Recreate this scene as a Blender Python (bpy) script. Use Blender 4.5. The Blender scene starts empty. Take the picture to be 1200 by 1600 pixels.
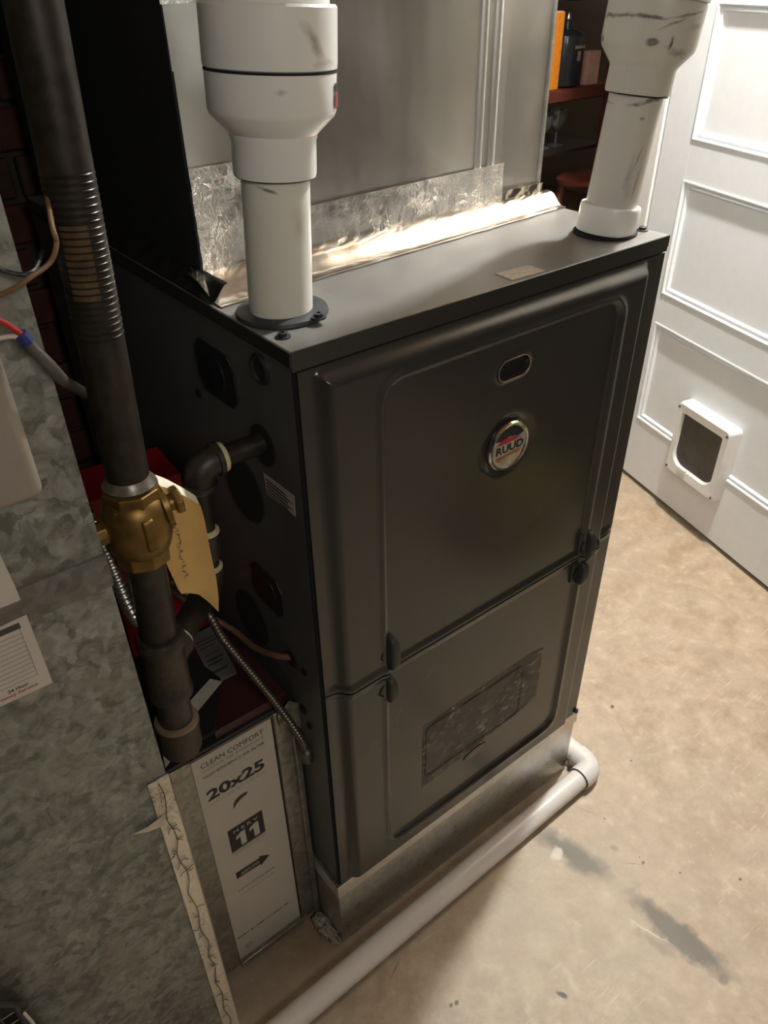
import bpy, bmesh, math, random
from mathutils import Vector, Matrix, noise
random.seed(7)
S = bpy.context.scene
COL = S.collection
V = Vector
# ---------------------------------------------------------------- camera
cd = bpy.data.cameras.new('camera'); cam = bpy.data.objects.new('camera', cd); COL.objects.link(cam)
cd.sensor_fit = 'VERTICAL'; cd.sensor_height = 36; cd.sensor_width = 27; cd.lens = 36*1204.92/1600
cd.clip_start = .02
CR, CU, CF = CAMAXES = (V((0.787895, -0.615654, -0.013843)), V((0.365704, 0.449694, 0.814884)), V((0.495461, 0.647105, -0.579459)))
cam.matrix_world = Matrix(((CR.x, CU.x, -CF.x, -0.31743), (CR.y, CU.y, -CF.y, -0.54488), (CR.z, CU.z, -CF.z, 1.13565), (0, 0, 0, 1)))
S.camera = cam
# ---------------------------------------------------------------- light
w = bpy.data.worlds.new('world'); S.world = w; w.use_nodes = True
w.node_tree.nodes['Background'].inputs[0].default_value = (.9, .85, .8, 1)
w.node_tree.nodes['Background'].inputs[1].default_value = .02
def lamp(name, kind, loc, energy, color, **k):
    l = bpy.data.lights.new(name, kind); o = bpy.data.objects.new(name, l); COL.objects.link(o)
    o.location = loc; l.energy = energy; l.color = color
    for a, b in k.items():
        if a == 'aim': o.rotation_euler = (V(b)-V(loc)).to_track_quat('-Z', 'Y').to_euler()
        else: setattr(l, a, b)
    return o
lamp('ceiling_bulb', 'POINT', (1.12, .192, 1.98), 150, (.93, .985, .975), shadow_soft_size=.035)
lamp('fill_lamp', 'AREA', (-.30, -1.35, 1.55), 6.2, (1, .94, .85), shape='DISK', size=.4, aim=(.1, 0, .6))  # unseen soft fill, added behind the camera to brighten the shaded sides
S.view_settings.view_transform = 'Standard'; S.view_settings.look = 'None'
S.view_settings.exposure = 0.0; S.view_settings.gamma = 1; S.view_settings.use_curve_mapping = False

# ---------------------------------------------------------------- materials
class NT:
    def __init__(s, name):
        m = bpy.data.materials.new(name); m.use_nodes = True; s.m = m; s.t = m.node_tree; s.b = s.t.nodes['Principled BSDF']
        s.tc = s.t.nodes.new('ShaderNodeTexCoord').outputs['Object']
    def n(s, k, **kw):
        x = s.t.nodes.new(k)
        for a, b in kw.items():
            if a.startswith('i_'):
                key = a[2:]; key = int(key) if key.isdigit() else key.replace('_', ' ')
                s.set(x.inputs[key], b)
            else: setattr(x, a, b)
        return x
    def set(s, sock, v):
        if isinstance(v, bpy.types.NodeSocket): s.t.links.new(v, sock)
        else: sock.default_value = v
    def mp(s, scale=(1, 1, 1), rot=(0, 0, 0), loc=(0, 0, 0)):
        return s.n('ShaderNodeMapping', i_Vector=s.tc, i_Scale=scale, i_Rotation=rot, i_Location=loc).outputs[0]
    def noise(s, scale, detail=4, rough=.55, vec=None, dist=0):
        return s.n('ShaderNodeTexNoise', i_Vector=vec or s.tc, i_Scale=scale, i_Detail=detail, i_Roughness=rough, i_Distortion=dist).outputs['Fac']
    def ramp(s, f, stops):
        r = s.n('ShaderNodeValToRGB', i_Fac=f); e = r.color_ramp.elements
        while len(e) < len(stops): e.new(.5)
        for q, (p, c) in zip(e, stops):
            q.position = p; q.color = (c, c, c, 1) if isinstance(c, (int, float)) else (*c, 1)
        return r.outputs[0]
    def mix(s, f, a, b, mode='MIX'):
        x = s.t.nodes.new('ShaderNodeMix'); x.data_type = 'RGBA'; x.blend_type = mode
        s.set(x.inputs['Factor'], f)
        for k, v in ((6, a), (7, b)):
            s.set(x.inputs[k], (*v, 1) if isinstance(v, tuple) and len(v) == 3 else v)
        return x.outputs[2]
    def math(s, op, a, b=0, c=0, clamp=False):
        x = s.n('ShaderNodeMath', operation=op, use_clamp=clamp); s.set(x.inputs[0], a); s.set(x.inputs[1], b); s.set(x.inputs[2], c); return x.outputs[0]
    def out(s, col=None, rough=None, metal=None, bump=None, bs=.2, bd=.001, **kw):
        if col is not None: s.set(s.b.inputs['Base Color'], (*col, 1) if isinstance(col, tuple) and len(col) == 3 else col)
        if rough is not None: s.set(s.b.inputs['Roughness'], rough)
        if metal is not None: s.set(s.b.inputs['Metallic'], metal)
        if bump is not None:
            x = s.n('ShaderNodeBump', i_Height=bump, i_Strength=bs, i_Distance=bd); s.set(s.b.inputs['Normal'], x.outputs[0])
        for a, b in kw.items(): s.set(s.b.inputs[a.replace('_', ' ')], b)
        return s.m
def simple(name, col, rough=.5, metal=0, var=.12, nscale=60, bump=.1, **kw):
    t = NT(name); f = t.noise(nscale, 5)
    c = t.mix(t.ramp(f, [(.3, 0), (.7, 1)]), tuple(v*(1-var) for v in col), tuple(min(1, v*(1+var)) for v in col))
    return t.out(c, t.math('MULTIPLY_ADD', f, .15, rough-.07), metal, f, bump, .0006, **kw)
# furnace paint
def m_paint(name='charcoal_paint', c=(.036, .0345, .031), scr=.0, rough=.22):
    t = NT(name)
    f = t.noise(9, 3); g = t.noise(700, 2)
    col = t.mix(f, tuple(v*.9 for v in c), tuple(v*1.12 for v in c))
    r = t.math('MULTIPLY_ADD', f, .14, rough-.06)
    if scr:
        sc = t.noise(1, 3, .5, t.mp((7, 420, 40), (0, 0, .6)))
        sc2 = t.noise(1, 3, .5, t.mp((380, 9, 40), (0, 0, .25)))
        big = t.noise(16, 3)
        msk = t.math('MULTIPLY', t.math('MAXIMUM', t.ramp(sc, [(.60, 0), (.72, 1)]), t.ramp(sc2, [(.62, 0), (.74, 1)])), t.ramp(big, [(.45, 0), (.6, 1)]))
        dust_sheen = t.ramp(t.noise(13, 6, .5), [(.30, .05), (.80, .30)])  # pale patches paint lamp sheen on the lid along with dust
        col = t.mix(t.math('MAXIMUM', t.math('MULTIPLY', msk, .4), dust_sheen), col, (.38, .36, .33))
        r = t.math('ADD', r, t.math('MULTIPLY', dust_sheen, .5))
    return t.out(col, r, .0, g, .03, .0002, Specular_IOR_Level=.55)
PAINT = m_paint(); LIDP = m_paint('charcoal_paint_scuffed_lit', (.125, .12, .112), 1, .26)  # lid copy is paler: lamp sheen painted in beneath the scuffs
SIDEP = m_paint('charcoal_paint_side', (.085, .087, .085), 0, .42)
def m_galv(name, lo, hi, scale=70, metal=.75, rough=.42, dist=.35, warm=(.0, .0, .0)):
    t = NT(name)
    wv = t.n('ShaderNodeTexNoise', i_Vector=t.tc, i_Scale=scale*.6, i_Detail=4).outputs['Color']
    vec = t.n('ShaderNodeVectorMath', operation='MULTIPLY_ADD', i_0=wv, i_1=(.02*dist*70/scale*2,)*3, i_2=t.tc).outputs[0]
    vo = t.n('ShaderNodeTexVoronoi', i_Vector=vec, i_Scale=scale)
    g = t.n('ShaderNodeRGBToBW', i_Color=vo.outputs['Color']).outputs[0]
    big = t.noise(6, 4, .6); med = t.noise(scale*.55, 6, .7, dist=1.2)
    f = t.math('ADD', t.math('MULTIPLY', g, .3), t.math('ADD', t.math('MULTIPLY', med, .95), t.math('MULTIPLY_ADD', big, .5, -.42)))
    col = t.mix(t.ramp(f, [(.3, 0), (.72, 1)]), lo, hi)
    col = t.mix(t.math('MULTIPLY', t.ramp(t.noise(11, 4), [(.55, 0), (.75, .7)]), 1), col, tuple((a+b)*.5*k for a, b, k in zip(lo, hi, (1.15, .95, .85))))
    return t.out(col, t.math('MULTIPLY_ADD', f, .25, rough-.12), metal, med, .06, .0005)
GALV = m_galv('galvanized_spangle', (.125, .13, .112), (.385, .395, .36), 85, .4, .5, .8)
GALVS = m_galv('galvanized_smooth', (.42, .42, .40), (.60, .60, .575), 120, .92, .33)
GALVD = m_galv('galvanized_dull', (.22, .22, .19), (.42, .41, .38), 110, .8, .36)
def m_plenum():
    t = NT('plenum_sheet_metal')
    st = t.noise(1, 3, .5, t.mp((16, 16, 1.6))); fine = t.noise(160, 5, .7); big = t.noise(7, 4)
    c = t.mix(st, (.66, .65, .62), (.88, .87, .84))
    c = t.mix(t.math('MULTIPLY', t.ramp(big, [(.5, 0), (.7, 1)]), .5), c, (.42, .40, .36))
    r = t.math('ADD', t.math('MULTIPLY', fine, .16), t.math('MULTIPLY_ADD', st, .25, .14))
    return t.out(c, r, .95, t.math('ADD', t.noise(3.5, 2), t.math('MULTIPLY', fine, .01)), .5, .012)
PLEN = m_plenum()
def m_foil(name='foil_tape', tint=(.86, .84, .81), rough=.2, s=1, creas=.3, bst=.5):
    t = NT(name)
    a = t.n('ShaderNodeTexVoronoi', i_Vector=t.tc, i_Scale=95*s, feature='DISTANCE_TO_EDGE').outputs['Distance']
    b = t.noise(45*s, 6, .65, dist=2.5); d = t.noise(200*s, 3)
    msk = t.ramp(t.noise(14*s, 3), [(.42, .12), (.62, 1)])
    r1 = t.math('ABSOLUTE', t.math('MULTIPLY_ADD', t.noise(38*s, 5, .6, dist=1.5), 2, -1)); r2 = t.math('ABSOLUTE', t.math('MULTIPLY_ADD', t.noise(1, 5, .6, t.mp((70*s, 26*s, 26*s), (.3, .5, .2)), dist=1), 2, -1))
    cr = t.math('MULTIPLY', t.math('MINIMUM', t.ramp(r1, [(0, 0), (.10, 1)]), t.ramp(r2, [(0, .1), (.08, 1)])), msk)
    a = t.math('MULTIPLY', r1, 1.6)
    h = t.math('ADD', t.math('MULTIPLY', cr, .42), t.math('ADD', t.math('MULTIPLY', b, .55), t.math('MULTIPLY', d, .06)))
    c = t.mix(t.math('MULTIPLY', msk, t.ramp(a, [(0, creas), (.07, 0)])), tint, tuple(v*.35 for v in tint))
    return t.out(c, t.math('MULTIPLY_ADD', b, .2, rough-.08), .96, h, bst, .003)
FOIL = m_foil(); FOILB = m_foil('foil_tape_matte', (.80, .75, .66), .42, 1.0, 1)
def blobs(t, c, lst, ax=(0, 2)):
    sx = t.n('ShaderNodeSeparateXYZ', i_Vector=t.tc).outputs
    wn = t.n('ShaderNodeTexNoise', i_Vector=t.tc, i_Scale=60, i_Detail=5); wc = t.n('ShaderNodeSeparateColor', i_Color=wn.outputs['Color']).outputs
    st = t.ramp(t.noise(120, 4, .7), [(.3, .45), (.6, 1)])
    for x, y, rx, ry, ang, warp, colr, amt, soft in lst:
        X = t.math('ADD', sx[ax[0]], t.math('MULTIPLY_ADD', wc[0], warp*2, -warp-x)); Y = t.math('ADD', sx[ax[1]], t.math('MULTIPLY_ADD', wc[1], warp*2, -warp-y))
        ca, sa = math.cos(ang), math.sin(ang)
        U = t.math('DIVIDE', t.math('ADD', t.math('MULTIPLY', X, ca), t.math('MULTIPLY', Y, sa)), rx)
        Q = t.math('DIVIDE', t.math('ADD', t.math('MULTIPLY', X, -sa), t.math('MULTIPLY', Y, ca)), ry)
        d = t.math('SQRT', t.math('ADD', t.math('MULTIPLY', U, U), t.math('MULTIPLY', Q, Q)))
        c = t.mix(t.math('MULTIPLY', t.math('MULTIPLY', t.ramp(d, [(max(0, 1-soft), 1), (1, 0)]), amt), st), c, colr)
    return c
def m_pvc(name, c, dirt=.5, dscale=9, thr=.62, rough=.32, marks=()):
    t = NT(name)
    f = t.noise(dscale, 5, .6, t.mp((1.6, 1.6, .9)), .5); g = t.noise(60, 4, .7)
    st = t.noise(1, 3, .6, t.mp((120, 120, 9)))
    m = t.math('MULTIPLY', t.ramp(t.math('ADD', t.math('MULTIPLY', f, .8), t.math('MULTIPLY', g, .2)), [(thr, 0), (thr+.07, 1)]), dirt)
    col = t.mix(t.math('MULTIPLY', t.ramp(t.noise(5, 3), [(.4, 0), (.7, 1)]), .6), c, tuple(a*b for a, b in zip(c, (.93, .9, .82))))
    col = t.mix(t.math('MULTIPLY', t.ramp(st, [(.66, 0), (.72, 1)]), dirt*.25), col, (.35, .32, .28))
    col = t.mix(m, col, (.16, .145, .13))
    if marks: col = blobs(t, col, marks)
    return t.out(col, t.math('MULTIPLY_ADD', g, .2, rough-.1), 0, g, .04, .0005)
PVC = m_pvc('white_pvc', (.80, .80, .775), .3, 8, .70, .32, [(.060, 1.088, .020, .006, -.9, .006, (.2, .18, .16), .8, .8), (.072, 1.072, .016, .004, 0, .004, (.25, .23, .2), .6, .8), (.030, 1.056, .006, .003, 0, .003, (.3, .28, .25), .6, .8)]); PVCO = m_pvc('aged_pvc', (.72, .71, .64), .3, 9, .68, .32, [(.027, .981, .008, .0022, -.4, .002, (.16, .14, .12), .9, .6), (.052, .95, .012, .02, 0, .006, (.42, .37, .27), .6, 1)])
PVCF = m_pvc('floor_pvc', (.72, .69, .665), .2, 9, .68, .3)
DK = (.07, .065, .06)
PVCR = m_pvc('scuffed_pvc', (.60, .585, .54), .55, 16, .64, .32, [(.470, 1.088, .016, .0024, -.25, .004, DK, .9, .6), (.505, 1.089, .030, .0016, .12, .003, DK, .8, .8), (.488, 1.082, .018, .0016, .35, .003, DK, .7, .8),
    (.4725, 1.066, .0055, .0045, 0, .003, DK, 1, .4), (.488, 1.064, .0022, .0075, -.1, .003, DK, .9, .6), (.500, 1.055, .020, .0045, -.32, .006, (.2, .19, .17), .85, .9), (.520, 1.078, .022, .004, .12, .006, (.25, .24, .22), .7, .9),
    (.500, 1.0105, .020, .0035, .12, .004, DK, .95, .5), (.483, 1.006, .008, .0022, .2, .003, DK, .8, .6), (.488, .992, .0028, .002, 0, .001, DK, .9, .4), (.492, .925, .0018, .020, -.25, .006, DK, .7, .8), (.482, .93, .006, .03, -.1, .008, (.22, .21, .18), .6, .9), (.49, .953, .0018, .014, -.3, .004, DK, .6, .8), (.515, .968, .006, .0018, 0, .003, DK, .5, .6)])
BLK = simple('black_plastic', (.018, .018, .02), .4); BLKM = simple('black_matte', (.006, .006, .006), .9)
RUB = simple('dark_rubber', (.03, .03, .033), .5)
HOLE = simple('dark_opening', (.002, .002, .002), 1)
IRON = simple('black_iron', (.038, .032, .025), .42, .55, .3, 90, .3)
IRON2 = simple('black_iron_fitting', (.046, .038, .029), .45, .4, .3, 160, .5)
BRASS = simple('aged_brass', (.20, .118, .033), .42, .7, .35, 60, .35)
DOPE = simple('cream_pipe_dope', (.62, .55, .34), .6, 0, .12, 200, .4)
STEEL = simple('armour_steel', (.40, .38, .34), .3, .9, .15, 90, .1)
STEELD = simple('armour_dark', (.13, .12, .10), .4, .8, .2, 90, .1)
KRAFT = simple('yellowed_tag_paper', (.60, .38, .13), .8, 0, .12, 30, .2)
PAPER = simple('white_paper', (.56, .50, .44), .7, 0, .05, 30, .05)
STICK = simple('sticker_grey', (.42, .40, .36), .6, 0, .06, 80)
CARD = simple('filter_cardboard', (.50, .46, .40), .65, 0, .05, 14, .05)
INK = simple('black_ink', (.02, .02, .018), .6); INKL = simple('pale_ink', (.25, .225, .19), .6)
INKR = simple('red_ink', (.35, .06, .05), .6)
REDB = simple('red_card', (.30, .006, .012), .5, 0, .2, 20); MAR = simple('maroon_card', (.045, .010, .011), .55, 0, .25, 14)
WDOOR = simple('white_door_paint', (.84, .865, .89), .33, 0, .02, 40, .03)
WPLA = simple('white_plastic', (.82, .81, .79), .3, 0, .03)
BEIGE = simple('beige_plastic', (.29, .25, .21), .5, 0, .04)
CHROME = simple('chrome', (.75, .73, .70), .12, 1, .03)
NAVY = simple('emblem_navy', (.012, .014, .03), .25); RED = simple('emblem_red', (.5, .02, .05), .3); ORG = simple('emblem_orange', (.42, .13, .06), .35)
SILV = simple('emblem_silver', (.62, .60, .56), .3, .6)
WOODR = simple('reddish_wood', (.13, .036, .026), .4, 0, .3, 12); ORANGE = simple('orange_cover', (.75, .24, .02), .5)
PINK = simple('pale_pink_card', (.62, .42, .38), .6); DARKG = simple('dark_glass', (.02, .022, .028), .15)
GLASS = simple('smoked_glass', (.5, .47, .45), .08, 0, .05, Transmission_Weight=.85)
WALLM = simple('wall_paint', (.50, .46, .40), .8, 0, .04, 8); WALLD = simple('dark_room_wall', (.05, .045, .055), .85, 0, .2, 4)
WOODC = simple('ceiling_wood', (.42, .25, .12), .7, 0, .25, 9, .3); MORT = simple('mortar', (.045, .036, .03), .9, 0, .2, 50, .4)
WIRER = simple('red_wire', (.35, .02, .015), .45); WIREB = simple('brown_wire', (.22, .13, .06), .5); WIREG = simple('grey_cable', (.10, .085, .075), .5)
BLUE = simple('blue_tape', (.02, .03, .16), .5); COPW = simple('brown_sheathed_wire', (.14, .07, .045), .5)
YEL = simple('olive_yellow_plastic', (.20, .19, .03), .6)
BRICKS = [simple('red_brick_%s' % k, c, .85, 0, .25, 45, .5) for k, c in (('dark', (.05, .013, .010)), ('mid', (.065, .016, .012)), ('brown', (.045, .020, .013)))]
def m_floor():
    t = NT('concrete_floor')
    big = t.noise(3.2, 5, .6); med = t.noise(17, 9, .74, dist=.15); fine = t.noise(140, 4, .7)
    c = t.mix(t.ramp(med, [(.32, 0), (.68, 1)]), (.33, .255, .17), (.56, .465, .35))
    c = t.mix(t.math('MULTIPLY', t.ramp(big, [(.4, 0), (.66, 1)]), .55), c, (.43, .37, .29))
    c = t.mix(t.math('MULTIPLY', t.ramp(t.noise(7, 6, .7), [(.53, 0), (.7, 1)]), .55), c, (.33, .225, .13))
    c = t.mix(t.math('MULTIPLY', t.ramp(t.noise(34, 5, .7), [(.58, 0), (.68, 1)]), .35), c, (.66, .60, .49))
    sc = t.noise(1, 3, .6, t.mp((16, 170, 1), (0, 0, .35)))
    c = t.mix(t.math('MULTIPLY', t.math('MULTIPLY', t.ramp(sc, [(.62, 0), (.72, 1)]), t.ramp(t.noise(4.5, 2, .5, t.mp(loc=(.3, .1, 0))), [(.5, 0), (.6, 1)])), .5), c, (.72, .66, .55))
    c = t.mix(t.math('MULTIPLY', fine, .2), c, (.25, .2, .15))
    sx = t.n('ShaderNodeSeparateXYZ', i_Vector=t.tc)
    wn = t.n('ShaderNodeTexNoise', i_Vector=t.tc, i_Scale=38, i_Detail=5); wc = t.n('ShaderNodeSeparateColor', i_Color=wn.outputs['Color'])
    def blob(x, y, rx, ry, ang, warp, colr, amt, soft=.25):
        nonlocal c
        X = t.math('ADD', sx.outputs[0], t.math('MULTIPLY_ADD', wc.outputs[0], warp*2, -warp-x))
        Y = t.math('ADD', sx.outputs[1], t.math('MULTIPLY_ADD', wc.outputs[1], warp*2, -warp-y))
        ca, sa = math.cos(ang), math.sin(ang)
        U = t.math('DIVIDE', t.math('ADD', t.math('MULTIPLY', X, ca), t.math('MULTIPLY', Y, sa)), rx)
        W = t.math('DIVIDE', t.math('ADD', t.math('MULTIPLY', X, -sa), t.math('MULTIPLY', Y, ca)), ry)
        d = t.math('SQRT', t.math('ADD', t.math('MULTIPLY', U, U), t.math('MULTIPLY', W, W)))
        m = t.math('MULTIPLY', t.ramp(d, [(1-soft, 1), (1, 0)]) if soft < 1 else t.ramp(d, [(0, 1), (1, 0)]), amt)
        c = t.mix(m, c, colr)
    G = (.125, .115, .09); K = (.045, .04, .038); LT = (.74, .70, .62)
    blob(.412, -.135, .095, .030, -1.35, .02, G, .9, .55)
    blob(.437, -.335, .110, .026, -1.5, .022, G, .95, .45); blob(.40, -.325, .04, .014, -1.4, .02, G, .45, .6)
    blob(.385, -.118, .016, .010, .4, .014, LT, .6, .5); blob(.405, -.30, .05, .0018, -1.25, .006, LT, .6, .8)
    blob(.478, -.173, .008, .008, 0, .006, G, .5, .5); blob(.434, -.42, .012, .010, 0, .008, G, .6, .6)
    for x, y, r in ((.083, -.185, .0055), (.074, -.182, .0045), (.496, -.222, .0045), (.512, -.124, .003), (.737, .037, .006), (.655, -.074, .003), (.531, -.274, .003), (.602, -.345, .0042), (.50, -.212, .002)):
        blob(x, y, r, r*.8, .3, .003, K, .85, .5)
    blob(.219, -.276, .011, .005, -1.35, .006, K, .9, .4)
    blob(.482, -.212, .018, .0012, -.75, .006, K, .7, .8); blob(.498, -.093, .032, .0009, -1.15, .005, K, .6, .8)
    blob(.705, -.02, .05, .0009, 1.1, .012, K, .5, .8)
    blob(.04, -.087, .02, .0016, .45, .003, (.10, .07, .05), .8, .8)
    blob(0, .05, .28, .16, 0, .06, (.18, .11, .06), .6, .9)  # broad brown shading beside the furnace, painted into the concrete
    h = t.math('ADD', t.math('MULTIPLY', med, .6), t.math('ADD', t.math('MULTIPLY', fine, .15), t.math('MULTIPLY', sc, .2)))
    return t.out(c, t.math('MULTIPLY_ADD', med, .3, .38), 0, h, .35, .003)
CONC = m_floor()

# ---------------------------------------------------------------- mesh helpers
class MB:
    def __init__(s): s.bm = bmesh.new(); s.mi = 0
    def _f(s, vs):
        try: f = s.bm.faces.new(vs); f.material_index = s.mi; return f
        except ValueError: return None
    def box(s, x0, x1, y0, y1, z0, z1, M=None):
        c = [V((x, y, z)) for x in (x0, x1) for y in (y0, y1) for z in (z0, z1)]
        if M: c = [M @ v for v in c]
        v = [s.bm.verts.new(p) for p in c]
        for q in ((0, 1, 3, 2), (4, 6, 7, 5), (0, 4, 5, 1), (2, 3, 7, 6), (0, 2, 6, 4), (1, 5, 7, 3)): s._f([v[i] for i in q])
        return s
    def ring(s, c, a, b, r, n): return [s.bm.verts.new(c+a*(r*math.cos(2*math.pi*k/n))+b*(r*math.sin(2*math.pi*k/n))) for k in range(n)]
    def lathe(s, p, d, prof, n=40, cap=(True, True)):
        p = V(p); d = V(d).normalized(); a = d.orthogonal().normalized(); b = d.cross(a); rs = []
        for r, t in prof: rs.append(s.ring(p+d*t, a, b, max(r, 1e-5), n))
        for q, u in zip(rs, rs[1:]):
            for k in range(n): s._f([q[k], q[(k+1) % n], u[(k+1) % n], u[k]])
        if cap[0]: s._f(rs[0][::-1])
        if cap[1]: s._f(rs[-1])
        return s
    def cyl(s, p0, p1, r0, r1=None, n=32):
        p0 = V(p0); p1 = V(p1); L = (p1-p0).length
        return s.lathe(p0, p1-p0, [(r0, 0), (r0 if r1 is None else r1, L)], n)
    def tube(s, pts, r, n=12, cap=True):
        pts = [V(p) for p in pts]; rs = []; a = None
        for i, p in enumerate(pts):
            t = (pts[min(i+1, len(pts)-1)]-pts[max(i-1, 0)]).normalized()
            a = t.orthogonal().normalized() if a is None else (a-t*a.dot(t)).normalized()
            rr = r[i] if isinstance(r, (list, tuple)) else r
            rs.append(s.ring(p, a, t.cross(a), rr, n))
        for q, u in zip(rs, rs[1:]):
            for k in range(n): s._f([q[k], q[(k+1) % n], u[(k+1) % n], u[k]])
        if cap: s._f(rs[0][::-1]); s._f(rs[-1])
        return s
    def prism(s, pts, off):
        pts = [V(p) for p in pts]; off = V(off); a = [s.bm.verts.new(p) for p in pts]; b = [s.bm.verts.new(p+off) for p in pts]
        s._f(a); s._f(b[::-1]); n = len(pts)
        for i in range(n): s._f([a[i], b[i], b[(i+1) % n], a[(i+1) % n]])
        return s
    def grid(s, fn, us, vs, thick=None):
        g = [[s.bm.verts.new(fn(u, v)) for v in vs] for u in us]
        for i in range(len(us)-1):
            for j in range(len(vs)-1): s._f([g[i][j], g[i+1][j], g[i+1][j+1], g[i][j+1]])
        if thick is not None:
            t = V(thick); h = [[s.bm.verts.new(v.co+t) for v in row] for row in g]
            for i in range(len(us)-1):
                for j in range(len(vs)-1): s._f([h[i][j+1], h[i+1][j+1], h[i+1][j], h[i][j]])
            I, J = len(us)-1, len(vs)-1
            for i in range(I): s._f([g[i+1][0], g[i][0], h[i][0], h[i+1][0]]); s._f([g[i][J], g[i+1][J], h[i+1][J], h[i][J]])
            for j in range(J): s._f([g[0][j], g[0][j+1], h[0][j+1], h[0][j]]); s._f([g[I][j+1], g[I][j], h[I][j], h[I][j+1]])
        return s
    def text(s, body, o, ex, ey, wid, hgt, bold=0, depth=.0004):
        c = bpy.data.curves.new('t', 'FONT'); c.body = body; c.offset = bold; c.resolution_u = 3
        ob = bpy.data.objects.new('t', c); COL.objects.link(ob)
        me = bpy.data.meshes.new_from_object(ob.evaluated_get(bpy.context.evaluated_depsgraph_get()))
        bpy.data.objects.remove(ob)
        xs = [v.co.x for v in me.vertices]; ys = [v.co.y for v in me.vertices]
        o = V(o); ex = V(ex).normalized(); ey = V(ey).normalized(); nz = ex.cross(ey)
        sx = wid/(max(xs)-min(xs)); sy = hgt/(max(ys)-min(ys)); x0 = min(xs); y0 = min(ys)
        vs = [s.bm.verts.new(o+ex*((v.co.x-x0)*sx)+ey*((v.co.y-y0)*sy)+nz*depth) for v in me.vertices]
        for p in me.polygons: s._f([vs[i] for i in p.vertices])
        bpy.data.meshes.remove(me); return s
    def mat(s, i): s.mi = i; return s
    def build(s, name, mats, parent=None, smooth=True, bevel=0, segs=2, angle=35, sub=0, label=None, fixn=True, stuff=False, kind=None):
        if fixn: bmesh.ops.recalc_face_normals(s.bm, faces=s.bm.faces[:])
        me = bpy.data.meshes.new(name); s.bm.to_mesh(me); s.bm.free()
        for m in (mats if isinstance(mats, (list, tuple)) else [mats]): me.materials.append(m)
        if smooth:
            for p in me.polygons: p.use_smooth = True
            me.set_sharp_from_angle(angle=math.radians(angle))
        o = bpy.data.objects.new(name, me); COL.objects.link(o)
        if parent: adopt(o, parent)
        if bevel:
            b = o.modifiers.new('bevel', 'BEVEL'); b.width = bevel; b.segments = segs; b.limit_method = 'ANGLE'; b.harden_normals = False
        if label: o['label'] = label
        if stuff: o['kind'] = 'stuff'
        if kind: o['kind'] = kind
        return o
WL = {}
def adopt(o, parent):
    o.parent = parent; l = WL.get(parent.name)
    if l is not None: o.matrix_parent_inverse = Matrix.Translation(-l)
def thing(name, loc, label, cat, group=None):
    o = bpy.data.objects.new(name, None); COL.objects.link(o); o.location = loc; o.empty_display_size = .05
    WL[o.name] = V(loc); return tag(o, label, cat, group)
def tag(o, label, cat, group=None):
    o['label'] = label; o['category'] = cat
    if group: o['group'] = group
    return o
def spline(pts, n=12):
    pts = [V(p) for p in pts]; P = [pts[0]*2-pts[1]]+pts+[pts[-1]*2-pts[-2]]; out = []
    for i in range(1, len(P)-2):
        a, b, c, d = P[i-1:i+3]
        for k in range(n):
            t = k/n; out.append(.5*((2*b)+(c-a)*t+(2*a-5*b+4*c-d)*t*t+(3*b-a-3*c+d)*t**3))
    return out+[pts[-1]]
def sstep(a, b, x):
    t = min(1, max(0, (x-a)/(b-a))); return t*t*(3-2*t)
def rrect(x, z, x0, x1, z0, z1, r):
    cx, cz = (x0+x1)/2, (z0+z1)/2; dx = abs(x-cx)-(x1-x0)/2+r; dz = abs(z-cz)-(z1-z0)/2+r
    return math.hypot(max(dx, 0), max(dz, 0))+min(max(dx, dz), 0)-r      # signed distance, negative inside
def axis_pts(a, b, step, dense):
    s = set(); n = int((b-a)/step)
    for i in range(n+1): s.add(round(a+(b-a)*i/n, 5))
    for lo, hi, st in dense:
        k = lo
        while k <= hi:
            if a <= k <= b: s.add(round(k, 5))
            k += st
    s = sorted(s); out = [s[0]]
    for v in s[1:]:
        if v-out[-1] > .0006: out.append(v)
    out[-1] = b; return out

W, D, H, ZF = .5385, .72, .864, -.172
# ================================================================ STRUCTURE
MB().box(-1.6, 4.2, -3.2, 3.6, ZF-.05, ZF).build('floor', CONC, kind='structure', smooth=False)
ceil = MB().box(-1.6, 4.2, -3.2, 3.6, 2.10, 2.16).build('ceiling', WOODC, kind='structure', smooth=False)
me = None
for i in range(14):
    x = -1.5+i*.42
    if me is None:
        j = MB().box(-.02, .02, -3.19, 3.59, 1.93, 2.10).build('ceiling_joist', WOODC, ceil, smooth=False); me = j
        j.location.x = x
    else:
        j = me.copy(); COL.objects.link(j); j.location.x = x
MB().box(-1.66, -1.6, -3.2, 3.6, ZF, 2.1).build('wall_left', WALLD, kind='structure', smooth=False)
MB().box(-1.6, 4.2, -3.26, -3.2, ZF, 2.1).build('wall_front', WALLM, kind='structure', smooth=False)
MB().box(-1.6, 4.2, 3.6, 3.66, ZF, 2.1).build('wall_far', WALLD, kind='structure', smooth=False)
MB().box(4.2, 4.26, -3.2, 3.6, ZF, 2.1).build('wall_right', WALLM, kind='structure', smooth=False)
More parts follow.
